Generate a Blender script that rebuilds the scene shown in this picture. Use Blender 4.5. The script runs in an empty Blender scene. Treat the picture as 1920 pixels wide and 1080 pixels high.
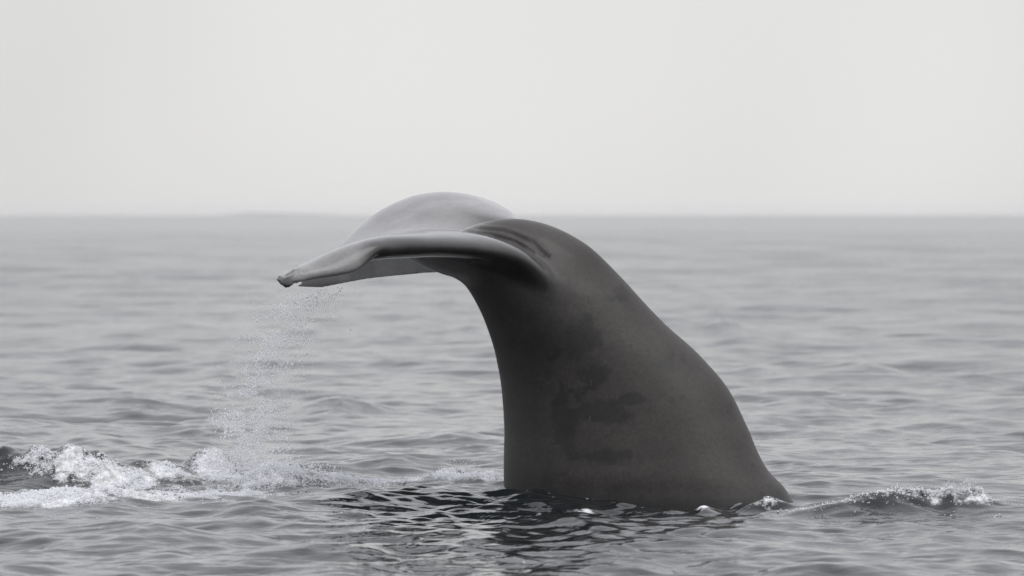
import bpy, math
import numpy as np

scene = bpy.context.scene
col = scene.collection

# ------------------------------------------------------------------ camera
CAM_H = 2.092                     # eye height above the sea (m)
D0 = 40.0                         # distance to the whale (m)
PPM = 250.0                       # photo pixels per metre at D0
cam_d = bpy.data.cameras.new("camera")
cam = bpy.data.objects.new("camera", cam_d)
col.objects.link(cam)
cam.location = (0, 0, CAM_H)
cam.rotation_euler = (math.radians(90), 0, 0)
cam_d.sensor_width = 36.0
cam_d.lens = 36.0 * D0 / (1920 / PPM)
cam_d.shift_y = -138.0 / 1920.0
cam_d.clip_start = 0.5
cam_d.clip_end = 60000.0
cam_d.dof.use_dof = True
cam_d.dof.focus_distance = 39.4
cam_d.dof.aperture_fstop = 3.2
scene.camera = cam

# ------------------------------------------------------------------ world, sun, exposure
SUN_EL, SUN_AZ = math.radians(58), math.radians(140)     # azimuth clockwise from +Y
world = bpy.data.worlds.new("World")
scene.world = world
world.use_nodes = True
wn, wl = world.node_tree.nodes, world.node_tree.links
wn.clear()
w_out = wn.new("ShaderNodeOutputWorld")
w_bg = wn.new("ShaderNodeBackground")
w_bg.inputs["Strength"].default_value = 0.1
w_sky = wn.new("ShaderNodeTexSky")
w_sky.sky_type = "NISHITA"
w_sky.sun_disc = False
w_sky.sun_elevation = SUN_EL
w_sky.sun_rotation = SUN_AZ
w_tc = wn.new("ShaderNodeTexCoord")
w_sep = wn.new("ShaderNodeSeparateXYZ")
w_abs = wn.new("ShaderNodeMath"); w_abs.operation = "ABSOLUTE"
w_ramp = wn.new("ShaderNodeMapRange")                     # overcast: zenith brighter than horizon
w_ramp.inputs["From Min"].default_value = 0.0
w_ramp.inputs["From Max"].default_value = 1.0
w_ramp.inputs["To Min"].default_value = 8.3
w_ramp.inputs["To Max"].default_value = 16.5
w_noise = wn.new("ShaderNodeTexNoise")                    # broad uneven cloud
w_noise.inputs["Scale"].default_value = 6.0
w_noise.inputs["Detail"].default_value = 2.0
w_nr = wn.new("ShaderNodeMapRange")
w_nr.inputs["From Min"].default_value = 0.3
w_nr.inputs["From Max"].default_value = 0.7
w_nr.inputs["To Min"].default_value = 0.85
w_nr.inputs["To Max"].default_value = 1.05
w_mul = wn.new("ShaderNodeMath"); w_mul.operation = "MULTIPLY"
w_tint = wn.new("ShaderNodeMix"); w_tint.data_type = "RGBA"; w_tint.blend_type = "MULTIPLY"
w_tint.inputs["Factor"].default_value = 1.0
w_tone = wn.new("ShaderNodeMix"); w_tone.data_type = "RGBA"
w_tone.inputs[6].default_value = (1.0, 0.995, 0.985, 1)
w_tone.inputs[7].default_value = (0.972, 0.982, 1.03, 1)
w_mix = wn.new("ShaderNodeMix"); w_mix.data_type = "RGBA"
w_mix.inputs["Factor"].default_value = 0.95
wl.new(w_tc.outputs["Generated"], w_sep.inputs[0])
wl.new(w_sep.outputs["Z"], w_abs.inputs[0])
wl.new(w_abs.outputs[0], w_ramp.inputs["Value"])
w_el = wn.new("ShaderNodeMapRange"); w_el.inputs["From Min"].default_value = 0.03; w_el.inputs["From Max"].default_value = 0.3
wl.new(w_abs.outputs[0], w_el.inputs["Value"])
wl.new(w_el.outputs[0], w_tone.inputs["Factor"])
wl.new(w_tone.outputs[2], w_tint.inputs[6])
w_map = wn.new("ShaderNodeMapping")
w_map.inputs["Location"].default_value = (1.48, 0, 0)
wl.new(w_tc.outputs["Generated"], w_map.inputs["Vector"])
wl.new(w_map.outputs[0], w_noise.inputs["Vector"])
wl.new(w_noise.outputs["Fac"], w_nr.inputs["Value"])
wl.new(w_ramp.outputs[0], w_mul.inputs[0])
wl.new(w_nr.outputs[0], w_mul.inputs[1])
wl.new(w_mul.outputs[0], w_tint.inputs[7])
wl.new(w_sky.outputs[0], w_mix.inputs[6])
wl.new(w_tint.outputs[2], w_mix.inputs[7])
wl.new(w_mix.outputs[2], w_bg.inputs["Color"])
wl.new(w_bg.outputs[0], w_out.inputs["Surface"])

sun_d = bpy.data.lights.new("sun", "SUN")
sun_d.energy = 1.0
sun_d.angle = math.radians(35)
sun_d.color = (1.0, 0.965, 0.92)
sun = bpy.data.objects.new("sun", sun_d)
col.objects.link(sun)
sun.location = (10, -10, 30)
# the lamp shines along its -Z; point it from the sun's direction to the scene
sun.rotation_euler = (math.radians(90) - SUN_EL, 0, math.pi - SUN_AZ)

vs = scene.view_settings
vs.view_transform = "Standard"
vs.look = "None"
vs.exposure = 0.0
vs.gamma = 1.0
vs.use_curve_mapping = False
scene.cycles.max_bounces = 8
scene.cycles.volume_bounces = 0

# ------------------------------------------------------------------ helpers
rng = np.random.default_rng(7)


def P(px, py, d=0.0):
    """photo pixel + metres nearer than D0 -> world point (used for laying out, fixed in the world)"""
    Y = D0 - d
    k = Y / D0 / PPM
    return np.array([(px - 960.0) * k, Y, CAM_H + (402.0 - py) * k])


def on_sea(px, py):
    Y = CAM_H * PPM * D0 / (py - 402.0)
    return (px - 960.0) * Y / D0 / PPM, Y


def smooth(e0, e1, x):
    t = np.clip((x - e0) / (e1 - e0), 0, 1)
    return t * t * (3 - 2 * t)


def _hash(ix, iy, seed):
    h = (ix.astype(np.int64) * 374761393 + iy.astype(np.int64) * 668265263 + seed * 1442695041) & 0xFFFFFFFF
    h = ((h ^ (h >> 13)) * 1274126177) & 0xFFFFFFFF
    h = h ^ (h >> 16)
    return (h & 0xFFFF) / 65535.0


def vnoise(x, y, seed=0):
    ix, iy = np.floor(x), np.floor(y)
    fx, fy = x - ix, y - iy
    fx = fx * fx * fx * (fx * (fx * 6 - 15) + 10)
    fy = fy * fy * fy * (fy * (fy * 6 - 15) + 10)
    a, b = _hash(ix, iy, seed), _hash(ix + 1, iy, seed)
    c, d = _hash(ix, iy + 1, seed), _hash(ix + 1, iy + 1, seed)
    return (a + (b - a) * fx) * (1 - fy) + (c + (d - c) * fx) * fy


def fbm(x, y, octaves=4, seed=0, gain=0.5):
    s, a, n = 0.0, 1.0, 0.0
    for o in range(octaves):
        ca, sa = math.cos(0.7 * o), math.sin(0.7 * o)
        s = s + a * vnoise((x * ca - y * sa) * 2.03 ** o + 17.3 * o, (x * sa + y * ca) * 2.03 ** o - 9.1 * o, seed + o)
        n += a
        a *= gain
    return s / n


def mesh_from(name, verts, faces, mat=None, smooth_shade=True):
    """verts (n,3) array, faces (m,k) array (all of one size)"""
    me = bpy.data.meshes.new(name)
    verts = np.asarray(verts, dtype=np.float32)
    faces = np.asarray(faces, dtype=np.int32)
    m, k = faces.shape
    me.vertices.add(len(verts))
    me.vertices.foreach_set("co", verts.ravel())
    me.loops.add(m * k)
    me.loops.foreach_set("vertex_index", faces.ravel())
    me.polygons.add(m)
    me.polygons.foreach_set("loop_start", np.arange(0, m * k, k, dtype=np.int32))
    me.polygons.foreach_set("use_smooth", np.full(m, smooth_shade))
    me.update(calc_edges=True)
    me.validate()
    if mat:
        me.materials.append(mat)
    return me


def link(name, me, **props):
    o = bpy.data.objects.new(name, me)
    col.objects.link(o)
    for k, v in props.items():
        o[k] = v
    return o


def add_attr(me, name, data):
    a = me.attributes.new(name, "FLOAT", "POINT")
    a.data.foreach_set("value", np.asarray(data, dtype=np.float32))


def grid_faces(nr, nc):
    i = np.arange(nr * nc).reshape(nr, nc)
    return np.stack([i[:-1, :-1], i[:-1, 1:], i[1:, 1:], i[1:, :-1]], -1).reshape(-1, 4)


def new_mat(name):
    m = bpy.data.materials.new(name)
    m.use_nodes = True
    nt = m.node_tree
    return m, nt, nt.nodes["Principled BSDF"]


# ------------------------------------------------------------------ materials
def sea_material():
    m, nt, b = new_mat("sea_water")
    n, l = nt.nodes, nt.links
    b.inputs["Base Color"].default_value = (0.010, 0.0117, 0.0128, 1)
    b.inputs["IOR"].default_value = 1.333
    geo = n.new("ShaderNodeNewGeometry")
    at = n.new("ShaderNodeAttribute"); at.attribute_name = "unresolved"
    mr = n.new("ShaderNodeMapRange")
    mr.inputs["To Min"].default_value = 0.07
    mr.inputs["To Max"].default_value = 0.14
    l.new(at.outputs["Fac"], mr.inputs["Value"])
    n1 = n.new("ShaderNodeTexNoise"); n1.inputs["Scale"].default_value = 5.0; n1.inputs["Detail"].default_value = 3
    n1.inputs["Distortion"].default_value = 0.4
    mp = n.new("ShaderNodeMapping"); mp.inputs["Scale"].default_value = (0.8, 1.25, 1.0)
    l.new(geo.outputs["Position"], mp.inputs["Vector"])
    l.new(mp.outputs[0], n1.inputs["Vector"])
    bp = n.new("ShaderNodeBump"); bp.inputs["Strength"].default_value = 0.5; bp.inputs["Distance"].default_value = 0.03
    l.new(n1.outputs["Fac"], bp.inputs["Height"])
    n3 = n.new("ShaderNodeTexNoise"); n3.inputs["Scale"].default_value = 0.9; n3.inputs["Detail"].default_value = 2
    l.new(mp.outputs[0], n3.inputs["Vector"])
    bq = n.new("ShaderNodeBump"); bq.inputs["Strength"].default_value = 0.5; bd = n.new("ShaderNodeMapRange"); bd.inputs["To Min"].default_value = 0.06; bd.inputs["To Max"].default_value = 0.40
    l.new(at.outputs["Fac"], bd.inputs["Value"]); l.new(bd.outputs[0], bq.inputs["Distance"])
    l.new(n3.outputs["Fac"], bq.inputs["Height"]); l.new(bp.outputs[0], bq.inputs["Normal"])
    l.new(bq.outputs[0], b.inputs["Normal"])
    # thin foam lace lying on the water
    fo = n.new("ShaderNodeAttribute"); fo.attribute_name = "foam"
    n2 = n.new("ShaderNodeTexNoise"); n2.inputs["Scale"].default_value = 8.0; n2.inputs["Detail"].default_value = 6
    n2.inputs["Roughness"].default_value = 0.7
    mp2 = n.new("ShaderNodeMapping"); mp2.inputs["Scale"].default_value = (1.0, 0.5, 1.0)
    l.new(geo.outputs["Position"], mp2.inputs["Vector"])
    l.new(mp2.outputs[0], n2.inputs["Vector"])
    ad = n.new("ShaderNodeMath"); ad.operation = "ADD"
    nc = n.new("ShaderNodeMapRange"); nc.clamp = False
    nc.inputs["From Min"].default_value = 0.3; nc.inputs["From Max"].default_value = 0.7
    nc.inputs["To Min"].default_value = 0.1; nc.inputs["To Max"].default_value = 0.9
    l.new(n2.outputs["Fac"], nc.inputs["Value"])
    l.new(fo.outputs["Fac"], ad.inputs[0]); l.new(nc.outputs[0], ad.inputs[1])
    th = n.new("ShaderNodeMapRange"); th.inputs["From Min"].default_value = 0.82; th.inputs["From Max"].default_value = 1.20; th.inputs["To Max"].default_value = 0.92
    l.new(ad.outputs[0], th.inputs["Value"])
    mx = n.new("ShaderNodeMix"); mx.data_type = "RGBA"
    mx.inputs[6].default_value = (0.010, 0.0117, 0.0128, 1)
    mx.inputs[7].default_value = (0.72, 0.73, 0.74, 1)
    l.new(th.outputs[0], mx.inputs["Factor"])
    l.new(mx.outputs[2], b.inputs["Base Color"])
    rm = n.new("ShaderNodeMix"); rm.data_type = "FLOAT"
    l.new(th.outputs[0], rm.inputs["Factor"]); l.new(mr.outputs[0], rm.inputs[2]); rm.inputs[3].default_value = 0.7
    l.new(rm.outputs[0], b.inputs["Roughness"])
    return m


def foam_material():
    m, nt, b = new_mat("white_foam")
    n, l = nt.nodes, nt.links
    geo = n.new("ShaderNodeNewGeometry")
    n1 = n.new("ShaderNodeTexNoise"); n1.inputs["Scale"].default_value = 17; n1.inputs["Detail"].default_value = 6
    n1.inputs["Roughness"].default_value = 0.7
    l.new(geo.outputs["Position"], n1.inputs["Vector"])
    cr = n.new("ShaderNodeValToRGB")
    cr.color_ramp.elements[0].position = 0.36; cr.color_ramp.elements[0].color = (0.28, 0.29, 0.295, 1)
    cr.color_ramp.elements[1].position = 0.62; cr.color_ramp.elements[1].color = (0.74, 0.74, 0.75, 1)
    l.new(n1.outputs["Fac"], cr.inputs["Fac"])
    l.new(cr.outputs[0], b.inputs["Base Color"])
    b.inputs["Roughness"].default_value = 0.6
    b.inputs["Subsurface Weight"].default_value = 0.0
    bp = n.new("ShaderNodeBump"); bp.inputs["Strength"].default_value = 0.6; bp.inputs["Distance"].default_value = 0.02
    l.new(n1.outputs["Fac"], bp.inputs["Height"]); l.new(bp.outputs[0], b.inputs["Normal"])
    return m


def drop_material():
    m, nt, b = new_mat("water_drops")
    n, l = nt.nodes, nt.links
    b.inputs["Base Color"].default_value = (0.93, 0.94, 0.95, 1)
    b.inputs["Roughness"].default_value = 0.2
    tr = n.new("ShaderNodeBsdfTranslucent"); tr.inputs["Color"].default_value = (0.9, 0.9, 0.92, 1)
    mx = n.new("ShaderNodeMixShader"); mx.inputs[0].default_value = 0.7
    l.new(b.outputs[0], mx.inputs[1]); l.new(tr.outputs[0], mx.inputs[2])
    l.new(mx.outputs[0], n["Material Output"].inputs["Surface"])
    return m


def skin_material():
    m, nt, b = new_mat("whale_skin")
    n, l = nt.nodes, nt.links
    geo = n.new("ShaderNodeNewGeometry")
    at = n.new("ShaderNodeAttribute"); at.attribute_name = "dry"
    n1 = n.new("ShaderNodeTexNoise"); n1.inputs["Scale"].default_value = 3.0; n1.inputs["Detail"].default_value = 6
    n1.inputs["Roughness"].default_value = 0.6
    l.new(geo.outputs["Position"], n1.inputs["Vector"])
    n2 = n.new("ShaderNodeTexNoise"); n2.inputs["Scale"].default_value = 26.0; n2.inputs["Detail"].default_value = 4
    n2.inputs["Roughness"].default_value = 0.7
    l.new(geo.outputs["Position"], n2.inputs["Vector"])
    wet = n.new("ShaderNodeValToRGB")
    wet.color_ramp.elements[0].position = 0.3; wet.color_ramp.elements[0].color = (0.010, 0.0095, 0.009, 1)
    wet.color_ramp.elements[1].position = 0.7; wet.color_ramp.elements[1].color = (0.016, 0.0155, 0.015, 1)
    dry = n.new("ShaderNodeValToRGB")
    dry.color_ramp.elements[0].position = 0.3; dry.color_ramp.elements[0].color = (0.0280, 0.0240, 0.0222, 1)
    dry.color_ramp.elements[1].position = 0.7; dry.color_ramp.elements[1].color = (0.0415, 0.0358, 0.0333, 1)
    l.new(n1.outputs["Fac"], wet.inputs["Fac"]); l.new(n1.outputs["Fac"], dry.inputs["Fac"])
    mx = n.new("ShaderNodeMix"); mx.data_type = "RGBA"
    l.new(at.outputs["Fac"], mx.inputs["Factor"])
    l.new(wet.outputs[0], mx.inputs[6]); l.new(dry.outputs[0], mx.inputs[7])
    # tiny pale flecks and grain of the hide
    fl = n.new("ShaderNodeMapRange"); fl.inputs["From Min"].default_value = 0.35; fl.inputs["From Max"].default_value = 0.75
    fl.inputs["To Min"].default_value = 0.68; fl.inputs["To Max"].default_value = 1.45
    n4 = n.new("ShaderNodeTexNoise"); n4.inputs["Scale"].default_value = 75.0; n4.inputs["Detail"].default_value = 3
    l.new(geo.outputs["Position"], n4.inputs["Vector"])
    av = n.new("ShaderNodeMix"); av.data_type = "FLOAT"; av.inputs["Factor"].default_value = 0.45
    l.new(n2.outputs["Fac"], av.inputs[2]); l.new(n4.outputs["Fac"], av.inputs[3])
    l.new(av.outputs[0], fl.inputs["Value"])
    mm = n.new("ShaderNodeMix"); mm.data_type = "RGBA"; mm.blend_type = "MULTIPLY"; mm.inputs["Factor"].default_value = 1
    fa = n.new("ShaderNodeAttribute"); fa.attribute_name = "film"
    fm_ = n.new("ShaderNodeMapRange"); fm_.inputs["To Min"].default_value = 1.0; fm_.inputs["To Max"].default_value = 0.4
    l.new(fa.outputs["Fac"], fm_.inputs["Value"]); l.new(fm_.outputs[0], mm.inputs["Factor"])
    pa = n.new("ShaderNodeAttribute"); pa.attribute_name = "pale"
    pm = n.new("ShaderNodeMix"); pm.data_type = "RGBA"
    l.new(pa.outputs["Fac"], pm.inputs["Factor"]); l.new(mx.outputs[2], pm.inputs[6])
    pm.inputs[7].default_value = (0.66, 0.65, 0.655, 1)  # light tone for fluke skin and the sky sheen painted on it
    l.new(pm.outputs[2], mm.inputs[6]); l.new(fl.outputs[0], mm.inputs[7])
    sp = n.new("ShaderNodeTexVoronoi"); sp.inputs["Scale"].default_value = 24.0
    l.new(geo.outputs["Position"], sp.inputs["Vector"])
    sr = n.new("ShaderNodeMapRange"); sr.inputs["From Min"].default_value = 0.10; sr.inputs["From Max"].default_value = 0.30
    sr.inputs["To Min"].default_value = 0.35; sr.inputs["To Max"].default_value = 0.0
    l.new(sp.outputs["Distance"], sr.inputs["Value"])
    fk = n.new("ShaderNodeAttribute"); fk.attribute_name = "fleck"
    fq = n.new("ShaderNodeMath"); fq.operation = "MULTIPLY"
    l.new(sr.outputs[0], fq.inputs[0]); l.new(fk.outputs["Fac"], fq.inputs[1])
    fx_ = n.new("ShaderNodeMix"); fx_.data_type = "RGBA"; fx_.inputs[7].default_value = (0.085, 0.078, 0.074, 1)
    l.new(fq.outputs[0], fx_.inputs["Factor"]); l.new(mm.outputs[2], fx_.inputs[6])
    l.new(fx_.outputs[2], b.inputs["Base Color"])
    rr = n.new("ShaderNodeMapRange"); rr.inputs["To Min"].default_value = 0.45; rr.inputs["To Max"].default_value = 0.55
    l.new(at.outputs["Fac"], rr.inputs["Value"]); l.new(rr.outputs[0], b.inputs["Roughness"])
    b.inputs["IOR"].default_value = 1.38
    ca = n.new("ShaderNodeAttribute"); ca.attribute_name = "film"
    l.new(ca.outputs["Fac"], b.inputs["Coat Weight"])
    b.inputs["Coat Roughness"].default_value = 0.16; b.inputs["Coat IOR"].default_value = 1.34
    bp = n.new("ShaderNodeBump"); bp.inputs["Strength"].default_value = 0.18; bp.inputs["Distance"].default_value = 0.012
    l.new(n2.outputs["Fac"], bp.inputs["Height"]); l.new(bp.outputs[0], b.inputs["Normal"])
    return m


M_SEA, M_FOAM, M_DROP, M_SKIN = sea_material(), foam_material(), drop_material(), skin_material()

# ------------------------------------------------------------------ the sea surface
NW = 120
lam = np.exp(rng.uniform(math.log(0.16), math.log(6.5), NW))
ang = math.radians(-100) + rng.normal(0, math.radians(46), NW)     # running towards the viewer
kx, ky = 2 * np.pi / lam * np.cos(ang), 2 * np.pi / lam * np.sin(ang)
ph = rng.uniform(0, 2 * np.pi, NW)
slope = 0.0190 * np.where(lam > 1.6, (1.6 / lam) ** 0.7, 1.0) * np.where(lam < 0.7, 1.14, 1.0)
amp = slope * lam / (2 * np.pi)
# longer wind waves of the open water farther out
NL = 26
llam = np.exp(rng.uniform(math.log(6), math.log(22), NL))
lang = math.radians(-98) + rng.normal(0, math.radians(30), NL)
lkx, lky = 2 * np.pi / llam * np.cos(lang), 2 * np.pi / llam * np.sin(lang)
lph = rng.uniform(0, 2 * np.pi, NL)
lamp = 0.013 * llam / (2 * np.pi)
# short ripples stirred up round the whale
NR = 60
rlam = np.exp(rng.uniform(math.log(0.10), math.log(0.38), NR))
rang = math.radians(-95) + rng.normal(0, math.radians(26), NR)
rkx, rky = 2 * np.pi / rlam * np.cos(rang), 2 * np.pi / rlam * np.sin(rang)
rph = rng.uniform(0, 2 * np.pi, NR)
ramp_ = 0.042 * rlam / (2 * np.pi)

# swells pushed up by the tail: px, base py, height m, half-width x m, half-depth y m
MOUNDS = [
    (80, 905, 0.26, 0.34, 0.50), (175, 905, 0.13, 0.26, 0.45), (260, 902, 0.11, 0.35, 0.5), (-60, 905, 0.20, 0.40, 0.6),
    (395, 893, 0.19, 0.17, 0.35), (330, 897, 0.08, 0.2, 0.4), (520, 915, 0.17, 0.30, 0.45), (620, 915, 0.07, 0.25, 0.4),
    (860, 905, 0.09, 0.30, 0.35), (930, 905, 0.06, 0.14, 0.3), (960, 920, 0.04, 0.35, 0.5),
    (1250, 945, -0.05, 0.75, 0.6), (1100, 955, 0.03, 0.10, 0.10), (1312, 957, 0.045, 0.085, 0.12), (1430, 957, 0.075, 0.10, 0.10),
    (1500, 966, 0.04, 0.2, 0.25), (1575, 968, 0.05, 0.22, 0.25), (1650, 968, 0.06, 0.18, 0.25), (1720, 966, 0.095, 0.18, 0.26), (1795, 966, 0.11, 0.15, 0.25), (1838, 966, 0.07, 0.06, 0.2), (1185, 955, 0.03, 0.16, 0.1), (1010, 938, 0.035, 0.2, 0.14), (1390, 955, 0.03, 0.1, 0.1),
    (745, 868, 0.085, 0.30, 0.5), (630, 772, 0.13, 0.45, 0.9), (60, 735, 0.10, 0.9, 1.0), (300, 745, 0.09, 0.9, 1.0),
    (1360, 622, 0.15, 0.55, 2.0), (1620, 697, 0.10, 0.5, 1.2), (160, 757, 0.06, 0.3, 0.6),
    (320, 822, 0.05, 0.25, 0.4),
]
MOUNDS = [(*on_sea(a, b), h, sx, sy) for a, b, h, sx, sy in MOUNDS]


def sea_at(x, y, cx, cy):
    """displaced surface: x,y,z arrays for a rest grid with local cell sizes"""
    X, Y, Z = x.copy(), y.copy(), np.zeros_like(x)
    res = np.zeros_like(x)
    gust = 0.55 + 0.9 * fbm(x * 0.22, y * 0.10, 3, 5)
    for i in range(NW):
        c = np.abs(np.cos(ang[i])) * cx + np.abs(np.sin(ang[i])) * cy
        w = 1 - smooth(lam[i] * 0.22, lam[i] * 0.45, c)
        res += w * slope[i] ** 2
        g = gust if lam[i] < 1.5 else 1.0
        p = kx[i] * x + ky[i] * y + ph[i]
        s, co = np.sin(p), np.cos(p)
        a = amp[i] * w * g
        Z += a * co
        X -= 0.85 * a * s * np.cos(ang[i])
        Y -= 0.85 * a * s * np.sin(ang[i])
    far = y > 55
    fo_ = smooth(55, 150, y[far])
    for i in range(NL):
        w = 1 - smooth(llam[i] * 0.22, llam[i] * 0.45, (np.abs(np.cos(lang[i])) * cx + np.abs(np.sin(lang[i])) * cy)[far])
        Z[far] += lamp[i] * w * fo_ * np.cos(lkx[i] * x[far] + lky[i] * y[far] + lph[i])
    near = np.exp(-((x - 0.05) / 1.25) ** 4 - np.abs((y - 38.2) / 2.1) ** 3)
    near = near + 0.8 * np.exp(-((x + 2.8) / 1.4) ** 2 - ((y - 40.2) / 1.5) ** 2)
    near = near + 1.1 * np.exp(-((x - 2.6) / 0.75) ** 2 - ((y - 37.0) / 0.5) ** 2)
    sel = near > 0.01
    if sel.any():
        xs, ys, ns = x[sel], y[sel], near[sel]
        zz = np.zeros_like(xs)
        for i in range(NR):
            zz += ramp_[i] * np.cos(rkx[i] * xs + rky[i] * ys + rph[i])
        Z[sel] += zz * ns
    wx = x + 0.22 * (fbm(x * 2.6, y * 1.6, 3, 21) - 0.5)
    wy = y + 0.5 * (fbm(x * 2.1, y * 1.4, 3, 22) - 0.5)
    rough_ = 0.72 + 0.56 * fbm(x * 5.5, y * 3.0, 4, 23)
    for mx_, my_, h, sx, sy in MOUNDS:
        q = ((wx - mx_) / sx) ** 2 + ((wy - my_) / sy) ** 2
        Z += h * np.exp(-q) * rough_
    return X, Y, Z, 1 - res / (slope ** 2).sum()


def axis(c0, c1, d, growth, far):
    core = list(np.arange(c0, c1 + d * 0.5, d))
    v, s = core[-1], d
    while v < far:
        s *= 1 + growth
        v += s
        core.append(v)
    return core


xs = axis(0, 4.2, 0.02, 0.05, 14000)
xs = np.array([-v for v in xs[:0:-1]] + xs)
ys = axis(34.0, 42.6, 0.030, 0.0065, 170)
ys = ys + [ys[-1] + v for v in axis(0, 0.86, 0.86, 0.010, 420)[1:]]
ys = ys + [ys[-1] + v for v in axis(0, 5.0, 5.0, 0.05, 13300)[1:]]
front, v, s = [], 34.0, 0.04
while v > -60:
    v -= s
    front.append(v)
    s = s * (1.0 if v > 29 else 1.25)
ys = np.array(front[::-1] + ys)
cxs, cys = np.gradient(xs), np.gradient(ys)
gx, gy = np.meshgrid(xs, ys)
gcx, gcy = np.meshgrid(cxs, cys)
sX, sY, sZ, sU = sea_at(gx.ravel(), gy.ravel(), gcx.ravel(), gcy.ravel())
me = mesh_from("sea", np.stack([sX, sY, sZ], -1), grid_faces(len(ys), len(xs)), M_SEA)
add_attr(me, "unresolved", sU)


# where white water lies: centre px, py, half-width x m, half-depth y m, strength
FOAM = [
    (-3.75, 41.45, .22, .26, .50), (-3.45, 41.35, .25, .28, .66), (-3.2, 41.3, .24, .30, .76), (-2.95, 41.3, .25, .30, .70),
    (-2.68, 41.5, .30, .35, .62), (-2.38, 42.4, .20, .40, .86), (-2.3, 41.6, .30, .40, .60), (-1.85, 40.6, .38, .55, .72),
    (-1.45, 40.7, .24, .40, .52), (-2.5, 40.4, .60, .60, .46), (-3.5, 40.4, .60, .40, .34),
    (-3.36, 38.2, .55, .36, .86), (-2.75, 38.5, .50, .30, .70), (-2.2, 39.1, .55, .42, .58), (-3.95, 38.3, .5, .36, .84), (-3.0, 39.6, .8, .5, .40), (-1.4, 40.9, .4, .3, .56), (-1.1, 41.15, .4, .3, .52),
    (-0.42, 41.35, .32, .30, .68), (-0.15, 41.3, .17, .24, .74), (-0.95, 41.3, .40, .28, .54), (-0.3, 40.5, .3, .25, .3),
    (2.95, 37.05, .36, .17, .42), (3.2, 37.05, .18, .18, .46), (2.6, 37.05, .34, .18, .44), (2.2, 37.15, .32, .14, .40),
    (0.2, 39.2, .22, .07, .42), (0.53, 37.8, .09, .10, .50), (1.325, 37.68, .075, .14, 1.0), (1.77, 37.68, .13, .10, .50), (1.75, 38.0, .1, .2, .4),
]
for t_, st_ in [(.05, .42), (.14, .30), (.22, .46), (.31, .34), (.42, .40), (.55, .30), (.66, .44), (.78, .36), (.88, .46), (.95, .42)]:
    FOAM.append((-.06 + 2.19 * t_, 40.26 - .88 * t_ - .73 * (1 - (2 * t_ - 1) ** 2) ** .56, .10, .07, st_))


def foam_at(x, y):
    f = np.zeros_like(x)
    for fx, fy, sx, sy, st in FOAM:
        f = np.maximum(f, st * np.exp(-((x - fx) / sx) ** 2 - ((y - fy) / sy) ** 2))
    return f


add_attr(me, "foam", foam_at(gx.ravel(), gy.ravel()))
link("sea", me, kind="structure", label="grey rippled sea under an overcast sky reaching the hazy horizon", category="sea")

# ------------------------------------------------------------------ the whale's tail
def resample(pts, n):
    """Catmull-Rom through pts (k,3) at n even parameters"""
    pts = np.asarray(pts, float)
    k = len(pts)
    ext = np.vstack([2 * pts[0] - pts[1], pts, 2 * pts[-1] - pts[-2]])
    t = np.linspace(0, k - 1, n)
    i = np.minimum(t.astype(int), k - 2)
    f = (t - i)[:, None]
    p0, p1, p2, p3 = ext[i], ext[i + 1], ext[i + 2], ext[i + 3]
    return 0.5 * (2 * p1 + (p2 - p0) * f + (2 * p0 - 5 * p1 + 4 * p2 - p3) * f ** 2 + (3 * p1 - p0 - 3 * p2 + p3) * f ** 3)


def closed_loft(rings):
    """rings (n,m,3) -> verts, quads+tri caps as triangles"""
    n, m, _ = rings.shape
    v = rings.reshape(-1, 3)
    i = np.arange(n * m).reshape(n, m)
    j = np.roll(i, -1, axis=1)
    q = np.stack([i[:-1], j[:-1], j[1:], i[1:]], -1).reshape(-1, 4)
    tri = np.vstack([q[:, [0, 1, 2]], q[:, [0, 2, 3]]])
    c0, c1 = len(v), len(v) + 1
    v = np.vstack([v, rings[0].mean(0), rings[-1].mean(0)])
    cap0 = np.stack([np.full(m, c0), j[0], i[0]], -1)
    cap1 = np.stack([np.full(m, c1), i[-1], j[-1]], -1)
    return v, np.vstack([tri, cap0, cap1])


# tail stock: ventral px, dorsal px, half-width m, depth offset of ventral / dorsal side (nearer +)
STOCK = [
    ((945, 1180), (1640, 1180), 0.85, -0.30, 0.60),
    ((945, 1040), (1565, 1040), 0.80, -0.30, 0.60),
    ((945, 950), (1492, 948), 0.73, -0.30, 0.58),
    ((945, 912), (1470, 914), 0.70, -0.29, 0.55),
    ((945, 882), (1440, 882), 0.67, -0.28, 0.52),
    ((945, 842), (1419, 844), 0.63, -0.26, 0.46),
    ((945, 794), (1399, 796), 0.58, -0.23, 0.40),
    ((940, 725), (1366, 730), 0.51, -0.18, 0.32),
    ((930, 668), (1314, 668), 0.45, -0.12, 0.22),
    ((914, 617), (1252, 612), 0.40, -0.05, 0.12),
    ((895, 573), (1198, 556), 0.36, 0.0, 0.05),
    ((873, 538), (1148, 502), 0.33, 0.0, 0.0),
    ((852, 522), (1098, 458), 0.29, 0.0, 0.0),
    ((828, 514), (1035, 424), 0.24, 0.0, 0.0),
    ((796, 500), (968, 410), 0.19, 0.0, 0.0),
    ((770, 485), (900, 418), 0.14, 0.0, 0.0),
    ((750, 478), (850, 437), 0.09, 0.0, 0.0),
    ((725, 472), (800, 460), 0.05, 0.0, 0.0),
]
vp = resample([P(*s[0], s[3]) for s in STOCK], 260)
dp = resample([P(*s[1], s[4]) for s in STOCK], 260)
hw = resample([(s[2], 0, 0) for s in STOCK], 260)[:, 0]
th = np.linspace(0, 2 * np.pi, 220, endpoint=False)
rings = []
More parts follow.
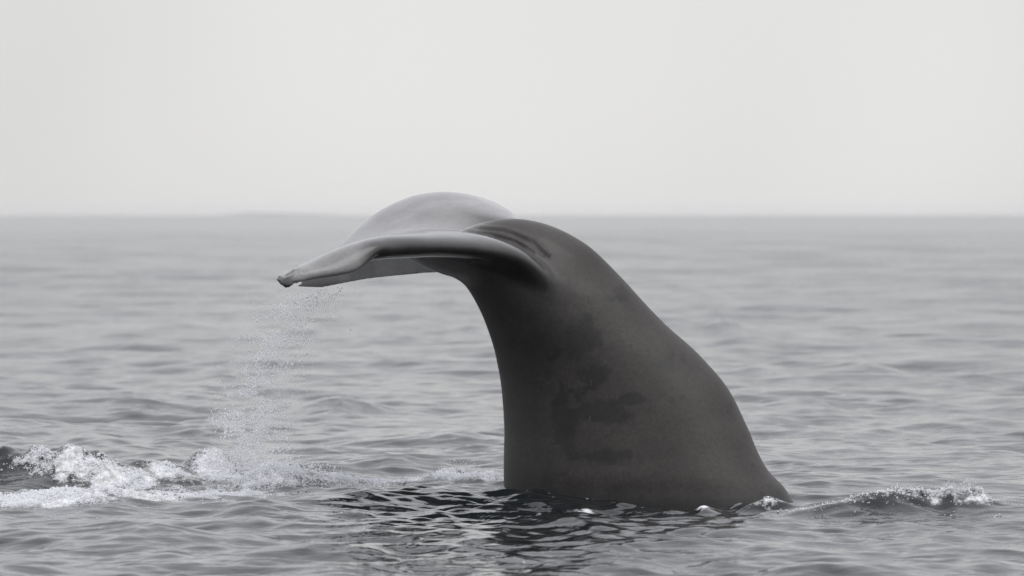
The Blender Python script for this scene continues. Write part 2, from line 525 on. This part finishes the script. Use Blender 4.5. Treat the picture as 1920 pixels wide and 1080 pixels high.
for a, b, w in zip(vp, dp, hw):
    c, ax = (a + b) / 2, (b - a) / 2
    # slightly keeled section: full flank towards the middle, sharper back ridge and belly
    cs, sn = np.cos(th), np.sin(th)
    prof = np.sign(sn) * np.abs(sn) ** 1.12
    rings.append(c + ax[None, :] * cs[:, None] + np.array([0, 1.0, 0])[None, :] * (w * prof)[:, None])
stock_v, stock_f = closed_loft(np.array(rings))


def fluke(rows, thick, n=70, m=44):
    """rows: (LE, MID, TE) each (px, py, nearness); thick: half thickness per row"""
    L = resample([P(*r[0]) for r in rows], n)
    Mi = resample([P(*r[1]) for r in rows], n)
    T = resample([P(*r[2]) for r in rows], n)
    hh = resample([(t, 0, 0) for t in thick], n)[:, 0]
    u = (1 - np.cos(np.linspace(0, np.pi, m))) / 2
    # quadratic chord through LE, MID (u=.5), TE
    b0, b1, b2 = 2 * (u - .5) * (u - 1), -4 * u * (u - 1), 2 * u * (u - .5)
    S = b0[None, :, None] * L[:, None] + b1[None, :, None] * Mi[:, None] + b2[None, :, None] * T[:, None]
    du = np.gradient(S, axis=1)
    dv = np.gradient(S, axis=0)
    N = np.cross(du, dv)
    N /= np.linalg.norm(N, axis=2, keepdims=True) + 1e-9
    if N[n // 3, m // 2, 2] < 0:
        N = -N
    prof = 1.48 * np.sqrt(u) * (1 - u) ** 0.9 + 0.10 * np.sqrt(u) * (1 - u ** 8)   # blunt front, thin rear
    prof /= prof.max()
    off = N * (hh[:, None] * prof[None, :])[..., None]
    top, bot = S + off, S - off
    ring = np.concatenate([top, bot[:, -2:0:-1]], axis=1)
    return closed_loft(ring)


FAR = [
    ((1060, 480, 0.0), (860, 456, 0.0), (702, 461, 0.0)),
    ((1010, 452, -.3), (855, 432, -.3), (679, 462, -.3)),
    ((985, 430, -.6), (834, 402, -.6), (655, 465, -.6)),
    ((965, 417, -.9), (800, 385, -.9), (635, 467, -.9)),
    ((938, 434, -1.15), (785, 391, -1.15), (640, 468, -1.15)),
    ((908, 470, -1.35), (760, 414, -1.35), (642, 482, -1.35)),
    ((872, 505, -1.50), (745, 455, -1.50), (628, 499, -1.50)),
    ((790, 512, -1.65), (700, 490, -1.65), (598, 510, -1.65)),
    ((690, 523, -1.78), (635, 515, -1.76), (572, 522, -1.74)),
    ((604, 539, -1.86), (576, 537, -1.85), (552, 538, -1.84)),
]
FAR_T = [.07, .08, .09, .095, .085, .07, .055, .045, .03, .014]
NEAR = [
    ((1088, 640, 0.36), (940, 540, 0.1), (800, 480, 0.0)),
    ((1060, 574, 0.35), (900, 486, 0.12), (740, 468, 0.1)),
    ((1028, 520, .40), (862, 460, .30), (685, 459, .25)),
    ((975, 486, .56), (835, 456, .55), (660, 465, .5)),
    ((905, 469, .80), (785, 458, .78), (632, 468, .75)),
    ((835, 464, 1.05), (735, 463, 1.02), (607, 483, 1.0)),
    ((760, 466, 1.28), (685, 470, 1.25), (582, 503, 1.2)),
    ((716, 469, 1.41), (638, 482, 1.39), (560, 512, 1.35)),
    ((668, 507, 1.53), (594, 502, 1.51), (542, 520, 1.48)),
    ((598, 520, 1.61), (556, 517, 1.60), (526, 521, 1.58)),
    ((532, 537, 1.66), (524, 530, 1.66), (517, 522, 1.66)),
]
NEAR_T = [.05, .085, .105, .10, .092, .085, .08, .068, .052, .036, .018]
parts = [(stock_v, stock_f), fluke(FAR, FAR_T), fluke(NEAR, NEAR_T)]
V, F, base = [], [], 0
for v_, f_ in parts:
    V.append(v_); F.append(f_ + base); base += len(v_)
raw = mesh_from("whale_raw", np.vstack(V), np.vstack(F))
import bmesh
bm = bmesh.new(); bm.from_mesh(raw)
bmesh.ops.recalc_face_normals(bm, faces=bm.faces)
bm.to_mesh(raw); bm.free()
whale = bpy.data.objects.new("whale", raw)
col.objects.link(whale)
r = whale.modifiers.new("r", "REMESH"); r.mode = "VOXEL"; r.voxel_size = 0.010
s_ = whale.modifiers.new("s", "SMOOTH"); s_.factor = 0.5; s_.iterations = 7
dg = bpy.context.evaluated_depsgraph_get()
body = bpy.data.meshes.new_from_object(whale.evaluated_get(dg))
whale.modifiers.clear()
whale.data = body
bpy.data.meshes.remove(raw)
body.name = "whale"
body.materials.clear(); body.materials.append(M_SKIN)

nv = len(body.vertices)
co = np.empty(nv * 3, np.float32); body.vertices.foreach_get("co", co); co = co.reshape(-1, 3).astype(float)
no = np.empty(nv * 3, np.float32); body.vertices.foreach_get("normal", no); no = no.reshape(-1, 3).astype(float)


def to_px(c):
    k = D0 * PPM / c[:, 1]
    return 960 + c[:, 0] * k, 402 - (c[:, 2] - CAM_H) * k


def dist_poly(px, py, poly):
    poly = np.asarray(poly, float)
    best = np.full(px.shape, 1e9)
    for (ax, ay), (bx, by) in zip(poly[:-1], poly[1:]):
        dx, dy = bx - ax, by - ay
        t = np.clip(((px - ax) * dx + (py - ay) * dy) / (dx * dx + dy * dy), 0, 1)
        best = np.minimum(best, np.hypot(px - ax - t * dx, py - ay - t * dy))
    return best


px, py = to_px(co)
ed = np.empty(len(body.edges) * 2, np.int32); body.edges.foreach_get("vertices", ed); ed = ed.reshape(-1, 2)
deg = np.bincount(ed.ravel(), minlength=nv).astype(float)[:, None]
msk = np.exp(-(dist_poly(px, py, [(1012, 505), (1030, 530), (1055, 575), (1080, 635)]) / 46) ** 2) * (co[:, 1] < 40)
for _ in range(150):
    acc = np.zeros_like(co)
    for k_ in range(3):
        acc[:, k_] = np.bincount(ed[:, 0], co[ed[:, 1], k_], nv) + np.bincount(ed[:, 1], co[ed[:, 0], k_], nv)
    co += (acc / deg - co) * (0.6 * msk)[:, None]
body.vertices.foreach_set("co", co.astype(np.float32).ravel()); body.update()
no = np.empty(nv * 3, np.float32); body.vertices.foreach_get("normal", no); no = no.reshape(-1, 3).astype(float)
px, py = to_px(co)
front_ = (co[:, 1] < 40.15) & (px > 800)
# skin folds where the near fluke meets the stock
disp = np.zeros(nv)
FOLDS = [
    ([(868, 433), (915, 438), (955, 450), (985, 464)], 3.5, -0.006),
    ([(890, 428), (940, 433), (985, 449), (1020, 480)], 3.0, -0.006),
    ([(960, 437), (1000, 456), (1028, 484)], 3.0, -0.005),
    ([(900, 424), (950, 428), (1000, 446), (1030, 476)], 3.5, 0.005),
    ([(925, 441), (965, 452), (1000, 474)], 2.5, -0.005),
]
for poly, w, dpt in FOLDS:
    d_ = dist_poly(px, py, poly)
    disp += np.where(front_, dpt * np.exp(-(d_ / w) ** 2), 0)
# gentle unevenness of the flanks
disp += 0.010 * (fbm(co[:, 0] * 2.2 + co[:, 1], co[:, 2] * 2.2, 3, 31) - 0.5)
co2 = co + no * disp[:, None]
ragged = smooth(585, 535, px) * (px < 590)
co2[:, 0] += ragged * 0.07 * (fbm(co[:, 1] * 14, co[:, 2] * 22, 3, 63) - 0.45)
co2[:, 2] += ragged * 0.05 * (fbm(co[:, 0] * 16 + 5, co[:, 1] * 12, 3, 64) - 0.5)
body.vertices.foreach_set("co", co2.astype(np.float32).ravel())
# dry brown hide against wet black hide: the wet side runs down the belly with ragged tongues
nz = fbm(co[:, 0] * 5 + 3, co[:, 2] * 6, 5, 77, 0.62)
edge = np.interp(co[:, 2], [-0.6, 0.0, 0.5, 0.9, 1.15, 1.35, 1.6, 1.8, 2.1],
                 [0.30, 0.20, 0.27, 0.42, 0.45, 0.38, 0.36, 0.34, -0.5])
dryv = smooth(-0.13, 0.15, co[:, 0] - edge + (nz - 0.5) * 0.9)
dryv = (0.48 + 0.52 * dryv) * (0.25 + 0.75 * smooth(-0.02, 0.16, co[:, 2] + (nz - 0.5) * 0.25))
for bx, bz, rx, rz in [(1085, 640, .14, .20), (1118, 690, .20, .10), (1125, 768, .22, .09), (1140, 850, .22, .09), (1180, 740, .10, .06), (1060, 800, .12, .2)]:
    wx, _, wz = P(bx, bz)
    dryv *= 1 - 0.95 * smooth(0.30, 0.72, np.exp(-((co[:, 0] - wx) / rx) ** 2 - ((co[:, 2] - wz) / rz) ** 2) + (nz - 0.5) * 1.9)
# paler fluke skin with sky sheen painted into it, fading in over the root
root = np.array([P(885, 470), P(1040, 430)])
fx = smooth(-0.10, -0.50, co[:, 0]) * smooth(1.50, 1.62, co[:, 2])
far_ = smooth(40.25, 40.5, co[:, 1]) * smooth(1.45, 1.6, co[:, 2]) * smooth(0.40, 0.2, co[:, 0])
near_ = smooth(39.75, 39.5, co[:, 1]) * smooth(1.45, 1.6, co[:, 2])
under = smooth(0.1, -0.3, no[:, 2]) * smooth(40.9, 41.2, co[:, 1])  # paler far underside, its tone raised further in place of bounced light
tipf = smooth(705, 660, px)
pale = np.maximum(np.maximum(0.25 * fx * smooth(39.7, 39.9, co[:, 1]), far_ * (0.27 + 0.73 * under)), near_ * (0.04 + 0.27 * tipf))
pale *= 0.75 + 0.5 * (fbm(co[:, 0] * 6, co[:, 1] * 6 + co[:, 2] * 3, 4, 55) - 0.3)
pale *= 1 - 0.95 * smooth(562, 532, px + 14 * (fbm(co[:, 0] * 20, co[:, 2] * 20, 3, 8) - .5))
film = np.clip(np.maximum(np.maximum(near_, far_), fx) + 0.35 * smooth(1.55, 1.75, co[:, 2]) * smooth(0.6, 0.3, co[:, 0]), 0, 1)
add_attr(body, "film", film)
fleck = smooth(0.50, 0.64, fbm(co[:, 0] * 7, co[:, 2] * 7, 4, 19)) * smooth(0.05, 0.25, co[:, 0]) * smooth(1.3, 0.5, co[:, 0]) * smooth(1.35, 0.9, co[:, 2])
add_attr(body, "fleck", fleck)
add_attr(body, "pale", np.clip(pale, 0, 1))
dryv *= 1 - np.clip(np.maximum(near_, far_), 0, 1)
add_attr(body, "dry", dryv)
whale["label"] = "dark grey sperm whale diving with its wet tail flukes arched above the sea"
whale["category"] = "whale"


# ------------------------------------------------------------------ drops and foam
OCT_V = np.array([(1, 0, 0), (-1, 0, 0), (0, 1, 0), (0, -1, 0), (0, 0, 1), (0, 0, -1)], float)
OCT_F = np.array([(0, 2, 4), (2, 1, 4), (1, 3, 4), (3, 0, 4), (2, 0, 5), (1, 2, 5), (3, 1, 5), (0, 3, 5)])


def drops(name, pts, rad, stretch=1.0, tilt=0.0, mat_=None):
    n = len(pts)
    sc = np.stack([rad, rad, rad * stretch], -1)
    jit = rng.uniform(0.8, 1.2, (n, 6, 1))
    rot = np.linalg.qr(rng.normal(size=(n, 3, 3)))[0]
    v = OCT_V[None] @ rot * sc[:, None, :] * jit
    v[..., 0] += v[..., 2] * tilt
    v = v + pts[:, None, :]
    f = OCT_F[None] + (np.arange(n) * 6)[:, None, None]
    return mesh_from(name, v.reshape(-1, 3), f.reshape(-1, 3), mat_ or M_DROP, False)


# water running off the fluke tips
n = 18000
t = rng.beta(0.95, 0.8, n)                      # 0 at the fluke, 1 at the sea
cxp = np.interp(t, [0, .25, .5, .75, 1], [574, 535, 488, 460, 470])
spr = np.interp(t, [0, .25, .5, .75, 1], [28, 33, 31, 38, 62])
pxs = cxp + rng.normal(0, 1, n) * spr + rng.normal(0, 5, n)
clump = fbm(pxs * 0.03, t * 14, 3, 91)
keep = rng.uniform(0, 1, n) < smooth(0.36, 0.66, clump) + 0.08
pys = np.interp(t, [0, 1], [538, 880])
edge_y = np.interp(pxs, [515, 560, 620, 700], [532, 546, 540, 532])
keep &= (pys > edge_y) & (pxs > 390)
pxs, pys = pxs[keep], pys[keep]
dd = rng.uniform(-1.9, 1.7, len(pxs)) * 0.8
pts = np.array([P(a, b, c) for a, b, c in zip(pxs, pys, dd)])
rad = rng.lognormal(math.log(0.0030), 0.5, len(pts)).clip(0.0015, 0.010) * np.interp(pts[:, 2], [0.3, 1.4], [1.0, 0.85])
link("water_spray", drops("water_spray", pts, rad, 1.5, 0.12), kind="stuff",
     label="curtain of water drops falling from the fluke tip to the sea", category="spray")


def sea_z(x, y):
    X, Y, Z, _ = sea_at(x, y, np.full_like(x, .03), np.full_like(x, .034))
    return X, Y, Z


def foam_patch(name, x0, x1, y0, y1, label, lift=0.05, thr=0.62, seed=0, cut=None):
    gx_, gy_ = np.meshgrid(np.arange(x0, x1, 0.009), np.arange(y0, y1, 0.018))
    shp = gx_.shape
    x, y = gx_.ravel(), gy_.ravel()
    f = foam_at(x, y)
    nzz = fbm(x * 7, y * 3.2, 5, 200 + seed, 0.6)
    nb = fbm(x * 2.2, y * 1.3, 3, 240 + seed, 0.5)
    m_ = f + (nzz - 0.5) * 0.75 + (nb - 0.5) * 0.5
    X, Y, Z = sea_z(x, y)
    lump = np.abs(fbm(x * 12, y * 6, 4, 300 + seed, 0.6) - 0.5) * 2
    body_ = smooth(thr - 0.30, thr + 0.25, m_)
    Z = Z - 0.010 + lift * body_ * (0.35 + 1.3 * lump)
    v = np.stack([X, Y, Z], -1)
    on = (m_ > thr - 0.28).reshape(shp)
    q = grid_faces(*shp)
    fm = on.ravel()[q].all(1)
    q = q[fm]
    used = np.unique(q)
    mp = np.full(len(v), -1); mp[used] = np.arange(len(used))
    me_ = mesh_from(name, v[used], mp[q], M_FOAM)
    return link(name, me_, kind="stuff", label=label, category="foam")


foam_patch("sea_foam", -4.6, -1.05, 36.6, 43.2, "white churned foam on the swell below the falling drops", 0.06, 0.80, 1)
foam_patch("sea_foam", -1.05, 0.0, 39.6, 43.5, "small white splash against the left side of the tail", 0.045, 0.74, 2)
foam_patch("sea_foam", 1.8, 4.2, 36.4, 38.6, "small breaking ripple with foam right of the tail", 0.035, 0.72, 3)


def splash(name, spec, label):
    P_, R_ = [], []
    for cpx, cpy, sx, sy, hh, cnt in spec:
        x0, y0 = on_sea(cpx, cpy)
        x = rng.normal(x0, sx, cnt); y = rng.normal(y0, sy, cnt)
        X, Y, Z = sea_z(x, y)
        fall = np.exp(-((x - x0) / (1.4 * sx)) ** 2 - ((y - y0) / (1.4 * sy)) ** 2)
        Z = Z + rng.exponential(1, cnt).clip(0, 3) * hh * fall
        P_.append(np.stack([X, Y, Z], -1))
        R_.append(rng.lognormal(math.log(0.0042), 0.45, cnt).clip(0.002, 0.013))
    link(name, drops(name, np.vstack(P_), np.concatenate(R_), 1.0), kind="stuff", label=label, category="spray")


splash("splash_drops", [(520, 918, .28, .35, .055, 2600), (130, 880, .30, .2, .03, 700), (400, 895, .14, .15, .03, 400),
                        (330, 935, .5, .2, .015, 600), (610, 915, .2, .2, .03, 500)],
       "fine drops thrown up where the falling water hits the foam")
splash("splash_drops", [(880, 902, .22, .14, .035, 500), (720, 908, .3, .15, .015, 250)],
       "fine drops over the small splash at the left of the tail")
splash("splash_drops", [(1790, 963, .16, .12, .025, 600), (1690, 965, .22, .12, .012, 450), (1570, 967, .25, .10, .006, 300)],
       "fine drops over the breaking ripple right of the tail")

# bubbles and clots of foam riding on the white water
def clots(name, x0, x1, y0, y1, cnt, label, seed):
    x = rng.uniform(x0, x1, cnt * 6); y = rng.uniform(y0, y1, cnt * 6)
    w = foam_at(x, y) + (fbm(x * 6, y * 3, 5, 200 + seed, 0.6) - 0.5) * 1.1
    k = np.nonzero(rng.uniform(0, 1, len(x)) < smooth(0.2, 0.75, w))[0][:cnt]
    X, Y, Z = sea_z(x[k], y[k])
    lump = smooth(0.3, 0.8, w[k])
    pts_ = np.stack([X, Y, Z + rng.uniform(0, 0.035, len(k)) * lump], -1)
    rad_ = rng.lognormal(math.log(0.0048), 0.45, len(k)).clip(0.002, 0.016)
    link(name, drops(name, pts_, rad_, 0.8), kind="stuff", label=label, category="foam")


clots("foam_clots", -4.6, -1.05, 36.6, 43.2, 46000, "loose clots of foam scattered through the white water", 1)
clots("foam_clots", -1.05, 0.0, 39.6, 43.5, 7000, "loose clots of foam beside the left of the tail", 2)
clots("foam_clots", 1.7, 4.2, 36.4, 38.6, 3800, "loose clots of foam on the breaking ripple", 3)

# ------------------------------------------------------------------ far islet
def islet():
    n, m = 60, 14
    Y0 = 12000.0
    k = Y0 / D0 / PPM
    X0, X1 = (385 - 960) * k, (700 - 960) * k
    u = np.linspace(0, 1, n)[:, None]; w_ = np.linspace(-1, 1, m)[None, :]
    hgt = (6 * np.exp(-((u - .25) / .22) ** 2) + 3.5 * np.exp(-((u - .6) / .25) ** 2)) * np.sin(np.pi * u) ** 0.5
    X = X0 + (X1 - X0) * u + 0 * w_
    Y = Y0 + 60 * w_ * np.sin(np.pi * u) ** 0.5
    Z = -0.6 + hgt * (1 - w_ ** 2) + 1.2 * (fbm(X * .05, Y * .05, 3, 3) - .4) * (1 - w_ ** 2)
    mt, nt, b = new_mat("island_rock")
    nn = nt.nodes.new("ShaderNodeTexNoise"); nn.inputs["Scale"].default_value = 0.05
    cr = nt.nodes.new("ShaderNodeValToRGB")
    cr.color_ramp.elements[0].color = (0.16, 0.17, 0.16, 1); cr.color_ramp.elements[1].color = (0.34, 0.34, 0.33, 1)
    g = nt.nodes.new("ShaderNodeNewGeometry")
    nt.links.new(g.outputs["Position"], nn.inputs["Vector"]); nt.links.new(nn.outputs["Fac"], cr.inputs["Fac"])
    nt.links.new(cr.outputs[0], b.inputs["Base Color"]); b.inputs["Roughness"].default_value = 0.9
    me_ = mesh_from("distant_island", np.stack([X, Y, Z], -1).reshape(-1, 3), grid_faces(n, m), mt)
    link("distant_island", me_, kind="structure", label="low island almost lost in haze on the horizon", category="island")


islet()

# ------------------------------------------------------------------ sea haze
HAZE = 0.00004
if HAZE:
    hx, y0, y1, z0, z1 = 14800, -200, 14800, -2.0, 15.0
    hv = [(x, y, z) for x in (-hx, hx) for y in (y0, y1) for z in (z0, z1)]
    hf = [(0, 1, 3, 2), (4, 6, 7, 5), (0, 4, 5, 1), (2, 3, 7, 6), (0, 2, 6, 4), (1, 5, 7, 3)]
    mh = bpy.data.materials.new("haze"); mh.use_nodes = True
    nt = mh.node_tree; nt.nodes.clear()
    o_ = nt.nodes.new("ShaderNodeOutputMaterial"); pv = nt.nodes.new("ShaderNodeVolumePrincipled")
    pv.inputs["Color"].default_value = (0.96, 0.96, 0.98, 1)
    pv.inputs["Density"].default_value = HAZE
    nt.links.new(pv.outputs[0], o_.inputs["Volume"])
    link("haze", mesh_from("haze", hv, hf, mh, False), kind="stuff", label="thin pale sea haze veiling the horizon", category="haze")
